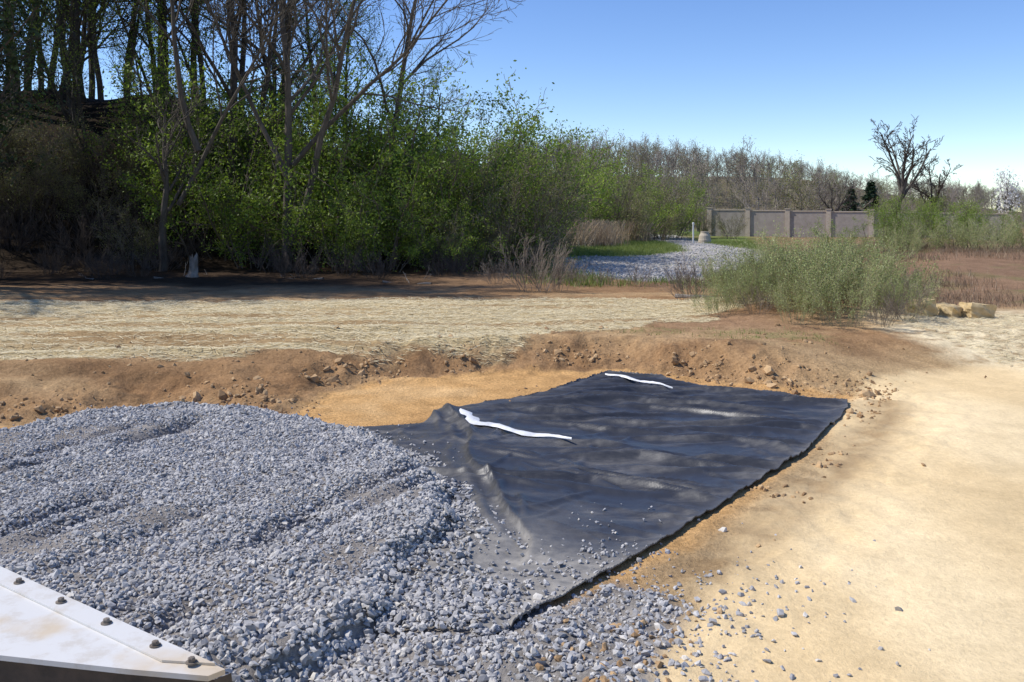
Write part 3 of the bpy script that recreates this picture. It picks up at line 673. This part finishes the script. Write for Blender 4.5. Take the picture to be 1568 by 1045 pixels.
for i in range(560):
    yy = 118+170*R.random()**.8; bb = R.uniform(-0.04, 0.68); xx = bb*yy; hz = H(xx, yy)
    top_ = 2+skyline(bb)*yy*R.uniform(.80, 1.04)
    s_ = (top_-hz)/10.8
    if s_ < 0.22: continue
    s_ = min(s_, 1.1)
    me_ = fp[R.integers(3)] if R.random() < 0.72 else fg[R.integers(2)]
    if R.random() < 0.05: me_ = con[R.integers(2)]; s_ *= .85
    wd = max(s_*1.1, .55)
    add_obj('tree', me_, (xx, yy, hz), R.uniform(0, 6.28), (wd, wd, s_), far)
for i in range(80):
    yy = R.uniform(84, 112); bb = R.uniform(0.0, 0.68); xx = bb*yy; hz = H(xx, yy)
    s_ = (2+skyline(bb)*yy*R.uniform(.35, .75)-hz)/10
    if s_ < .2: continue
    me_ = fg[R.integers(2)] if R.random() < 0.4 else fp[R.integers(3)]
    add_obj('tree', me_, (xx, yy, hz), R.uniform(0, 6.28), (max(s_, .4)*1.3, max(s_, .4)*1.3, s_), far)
add_obj('bare_tree', bare_big, (32.8, 76, H(32.8, 76)), 0.6, 1.4)
add_obj('bare_tree', bare_far[0], (28.0, 78, H(28, 78)), 1.0, .78)
add_obj('bare_tree', bare_far[1], (29.8, 80, H(29.8, 80)), 2.0, .72)
add_obj('bare_tree', bare_far[0], (38.5, 80, H(38.5, 80)), 3.0, .68)
add_obj('bare_tree', bare_far[1], (36.6, 78, H(36, 78)), 4.0, 1.1)
add_obj('conifer_tree', con[0], (30.2, 79, H(30, 79)), 0, (.8, .8, .44))
add_obj('conifer_tree', con[1], (42.5, 105, H(42, 105)), 0, (1.3, 1.3, .62))
blossom = plant('blossom_tree', 91, dict(cfgF, leaf=(5, .3, .09)), [((0, 0, -.3), (0, 0, 1), 4.6, .1)], [M_bark, M_bark, M_white], minr=.012)
add_obj('blossom_tree', blossom, (40.8, 72.5, H(40.8, 72.5)), 0, 1.0)

# ------------------------------------------------------------------ wall etc.
def box(c0, s, rz=0):
    v = np.array([(i, j, k) for k in (-.5, .5) for j in (-.5, .5) for i in (-.5, .5)])*np.array(s)
    ca, sa = math.cos(rz), math.sin(rz)
    v = np.stack([v[:, 0]*ca-v[:, 1]*sa, v[:, 0]*sa+v[:, 1]*ca, v[:, 2]], 1)+np.array(c0)
    return v, np.array([(0, 2, 3, 1), (4, 5, 7, 6), (0, 1, 5, 4), (2, 6, 7, 3), (0, 4, 6, 2), (1, 3, 7, 5)])
M_conc = simple_mat('wall_concrete', (0.30, 0.255, 0.215), (0.42, 0.365, 0.31), 2.5, 0.9, 0.4)
M_post = simple_mat('wall_post', (0.44, 0.36, 0.27), (0.56, 0.47, 0.37), 3, 0.9, 0.3)
wall = bpy.data.objects.new('concrete_wall', None); COL.objects.link(wall)
A = np.array([15.6, 70.0]); B = np.array([34.5, 61.5]); L = np.linalg.norm(B-A); nb = int(L/2.6); d = (B-A)/L; rz = math.atan2(d[1], d[0])
pan = []; pos = []; cap = []
for i in range(nb+1):
    q = A+d*L*i/nb; zt = 2.46-0.052*i
    v, f_ = box((q[0], q[1], (zt+.12-.6)/2), (.34, .34, zt+.12+.6), rz); pos.append((v, f_, 0))
    v, f_ = box((q[0], q[1], zt+.15), (.42, .42, .06), rz); pos.append((v, f_, 0))
    if i < nb:
        q2 = A+d*L*(i+.5)/nb; lp = L/nb-.34
        v, f_ = box((q2[0], q2[1], (zt-.08-.6)/2), (lp, .14, zt-.08+.6), rz); pan.append((v, f_, 0))
        v, f_ = box((q2[0], q2[1], zt-.04), (lp, .22, .08), rz); cap.append((v, f_, 0))
for nme, prt, mt in (('panels', pan, M_conc), ('posts', pos, M_post), ('coping', cap, M_post)):
    add_obj(nme, make_mesh(nme, prt, [mt]), parent=wall)

def lathe(prof, k=20):
    V = []; F_ = []
    for r_, z_ in prof:
        for j in range(k): V.append((r_*math.cos(j*2*math.pi/k), r_*math.sin(j*2*math.pi/k), z_))
    for i in range(len(prof)-1):
        for j in range(k): F_.append((i*k+j, i*k+(j+1) % k, (i+1)*k+(j+1) % k, (i+1)*k+j))
    return np.array(V), np.array(F_)
v, f_ = lathe([(.42, -.1), (.42, .22), (.40, .24), (.36, .50), (.26, .66), (.25, .66), (.27, .68), (.27, .76), (.001, .77)])
M_man = simple_mat('precast', (0.36, 0.31, 0.24), (0.5, 0.44, 0.35), 4)
add_obj('concrete_manhole', make_mesh('concrete_manhole', [(v, f_, 0)], [M_man]), (12.6, 58, H(12.6, 58)))
v, f_ = lathe([(.05, -.2), (.05, 1.2), (.07, 1.22), (.07, 1.34), (.001, 1.36)], 10)
add_obj('white_post', make_mesh('white_post', [(v, f_, 0)], [M_whp]), (11.75, 57.5, H(11.75, 57.5)))
M_dead = simple_mat('dead_wood', (0.12, 0.10, 0.085), (0.28, 0.245, 0.205), 6, stretch=(1, 1, .3))
rg_ = np.random.default_rng(3); prof = [(.24, -.2), (.17, .03), (.12, .15), (.11, .3), (.115, .45), (.09, .55), (.001, .40)]
v, f_ = lathe(prof, 12); v = v+rg_.normal(0, .018, v.shape); v[60:72, 2] += rg_.uniform(-.18, .12, 12)
add_obj('tree_stump', make_mesh('tree_stump', [(v, f_, 0)], [M_dead]), (-8.7, 24.2, H(-8.7, 24.2)))
def log(name, x_, y_, L_, r_, ang, seed, twigs=True):
    cfg = dict(nseg=[7, 4, 3], wob=[.12, .2, .2], up=[0, 0.02, 0], taper=[.4, .3, .3], nch=[5 if twigs else 1, 2], t0=[.2, .3], ang=[.7, .6], rr=[.45, .5], lr=[.4, .5], leaflev=9, leaf=None)
    add_obj(name, plant(name, seed, cfg, [((0, 0, 0), (math.cos(ang), math.sin(ang), .03), L_, r_)], [M_dead, M_dead], 4, 7), (x_, y_, H(x_, y_)+r_*.8))
log('fallen_log', 3.3, 17.9, 1.1, .05, -.5, 5, False)
log('fallen_branch', -3.3, 22.6, 1.6, .03, .5, 6); log('fallen_branch', -2.0, 22.0, 1.3, .03, 2.5, 7)
log('fallen_branch', -5.0, 23.5, 1.8, .03, 2.4, 8); log('fallen_branch', -9.5, 23.5, 2.0, .04, .9, 9); log('fallen_branch', -11, 23.4, 1.6, .03, 2.2, 10)

M_blk = simple_mat('sandstone', (0.42, 0.30, 0.14), (0.62, 0.48, 0.27), 5, 0.9, 0.6, 0.03)
for (bx, by, s) in ((6.75, 14.6, (.42, .3, .28)), (7.25, 14.75, (.34, .3, .22)), (7.72, 14.7, (.46, .32, .26))):
    bpy.ops.mesh.primitive_cube_add(size=1); o = bpy.context.object; bpy.ops.object.mode_set(mode='EDIT'); bpy.ops.mesh.subdivide(number_cuts=6); bpy.ops.object.mode_set(mode='OBJECT')
    nv = len(o.data.vertices); co = np.zeros(nv*3); o.data.vertices.foreach_get('co', co); co = co.reshape(-1, 3)
    ln = np.linalg.norm(co, axis=1)[:, None]; co = co*(1-0.40*np.clip(ln-.52, 0, 1)/ln)
    co = co*(1+.30*(vn(co[:, 0]*4+co[:, 2]*3+bx, co[:, 1]*4+co[:, 2]*4, 9)[:, None]-.5))*np.array(s)*1.1
    o.data.vertices.foreach_set('co', co.ravel()); o.data.materials.append(M_blk)
    o.name = 'sandstone_block'; o.location = (bx, by, H(bx, by)+s[2]*.38); o.rotation_euler = (R.normal(0, .12), R.normal(0, .12), R.normal(0, .4))

# ------------------------------------------------------------------ machine guard plate in the lower-left
guard = bpy.data.objects.new('painted_steel_guard', None); COL.objects.link(guard)
m_p, nt, out = new_mat('worn_white_paint')
tc = N(nt, 'ShaderNodeTexCoord'); n1_ = N(nt, 'ShaderNodeTexNoise', Scale=9.0, Detail=10.0, Roughness=.75); nt.links.new(tc.outputs['Object'], n1_.inputs[0])
n2_ = N(nt, 'ShaderNodeTexNoise', Scale=3.2, Detail=6.0); nt.links.new(tc.outputs['Object'], n2_.inputs[0])
cc = mixc(nt, ramp(nt, n1_.outputs[0], [(0.50, (0, 0, 0)), (0.62, (.5, .5, .5))]), (0.64, 0.625, 0.595), (0.48, 0.42, 0.34))
cc = mixc(nt, ramp(nt, n2_.outputs[0], [(0.52, (0, 0, 0)), (0.62, (.6, .6, .6))]), cc, (0.56, 0.41, 0.22))
p = N(nt, 'ShaderNodeBsdfPrincipled', Roughness=.45); nt.links.new(cc, p.inputs['Base Color']); nt.links.new(p.outputs[0], out.inputs[0])
M_blkm = simple_mat('rusty_steel', (0.03, 0.027, 0.025), (0.10, 0.075, 0.06), 12, .6, .3)
M_bolt = simple_mat('bolt_steel', (0.10, 0.075, 0.055), (0.24, 0.20, 0.16), 60, .6, .3)
zt = 1.0
top = [(-0.632, 1.954), (-1.455, 2.52), (-2.6, 3.31), (-2.6, 2.30), (-1.7, 2.10), (-1.16, 2.015), (-0.85, 1.955), (-0.66, 1.925)]
def prism(poly, z0, z1):
    P = np.array(poly); n = len(P)
    V = np.concatenate([np.c_[P, np.full(n, z1)], np.c_[P, np.full(n, z0)]])
    side = np.array([(i, i+n, (i+1) % n+n, (i+1) % n) for i in range(n)])
    cpt = P.mean(0); V = np.concatenate([V, [[*cpt, z1], [*cpt, z0]]])
    tri = np.array([(i, (i+1) % n, 2*n) for i in range(n)]+[((i+1) % n+n, i+n, 2*n+1) for i in range(n)])
    return [(V, side, 0), (V, tri, 0)]
add_obj('plate', make_mesh('plate', prism(top, zt-.012, zt), [m_p]), parent=guard)
E0 = np.array([-0.632, 1.954]); E1 = np.array([-2.6, 3.31]); ed = (E1-E0)/np.linalg.norm(E1-E0); en = np.array([ed[1], -ed[0]])
if en[1] > 0: en = -en
fl = [E0+ed*.03+en*.004, E1+en*.004, E1+en*.062, E0+ed*.14+en*.062]
add_obj('flange', make_mesh('flange', prism(fl, zt+.001, zt+.006), [m_p]), parent=guard)
bl = []
for s in (.075, .21, .41, .617, .83, 1.05, 1.27):
    q = E0+ed*(s)+en*.032
    v, f_ = lathe([(.013, 0), (.013, .003), (.0125, .003), (.0005, .003)], 16); bl.append((v+np.array([q[0], q[1], zt+.006]), f_, 0))
    v, f_ = lathe([(.0085, .002), (.0085, .010), (.007, .012), (.0005, .0125)], 6); bl.append((v+np.array([q[0], q[1], zt+.006]), f_, 0))
add_obj('bolts', make_mesh('bolts', bl, [M_bolt]), parent=guard)
low = top[3:]+[top[0]]
V = []; n = len(low)
for (a_, b_) in low: V.append((a_+.01, b_+.012, zt-.014))
for (a_, b_) in low: V.append((a_+.02, b_+.10, zt-.55))
add_obj('side_skirt', make_mesh('side_skirt', [(np.array(V), np.array([(i, i+1, n+i+1, n+i) for i in range(n-1)]), 0)], [M_blkm]), parent=guard)

# ------------------------------------------------------------------ light, sky, camera
AZ = math.radians(-84); EL = math.radians(50)
Sdir = Vector((math.sin(AZ)*math.cos(EL), math.cos(AZ)*math.cos(EL), math.sin(EL)))
sl = bpy.data.lights.new('sun', 'SUN'); sl.energy = 5.0; sl.angle = math.radians(.53); sl.color = (1, .955, .88)
so = bpy.data.objects.new('sun', sl); COL.objects.link(so); so.rotation_euler = Sdir.to_track_quat('Z', 'Y').to_euler()
w = bpy.data.worlds.new('World'); scene.world = w; w.use_nodes = True
nt = w.node_tree; nt.nodes.clear()
sk = nt.nodes.new('ShaderNodeTexSky'); sk.sky_type = 'NISHITA'; sk.sun_disc = False; sk.sun_elevation = EL; sk.sun_rotation = AZ % (2*math.pi)
sk.altitude = 1500; sk.air_density = 1.0; sk.dust_density = 0.0; sk.ozone_density = 1.3
hs = nt.nodes.new('ShaderNodeHueSaturation'); hs.inputs['Saturation'].default_value = 1.22; hs.inputs['Hue'].default_value = 0.512; hs.inputs['Value'].default_value = 1.2
bg = nt.nodes.new('ShaderNodeBackground'); bg.inputs[1].default_value = 0.15
wo = nt.nodes.new('ShaderNodeOutputWorld'); nt.links.new(sk.outputs[0], hs.inputs['Color']); nt.links.new(hs.outputs[0], bg.inputs[0]); nt.links.new(bg.outputs[0], wo.inputs[0])
cam = bpy.data.cameras.new('camera'); co = bpy.data.objects.new('camera', cam); COL.objects.link(co)
co.location = (0, 0, 2.0); co.rotation_euler = (math.pi/2, 0, 0)
cam.sensor_width = 36; cam.lens = 31.18; cam.shift_y = -0.1228; cam.clip_start = .05; cam.clip_end = 4000
scene.camera = co
scene.view_settings.view_transform = 'Standard'; scene.view_settings.look = 'None'; scene.view_settings.exposure = 0
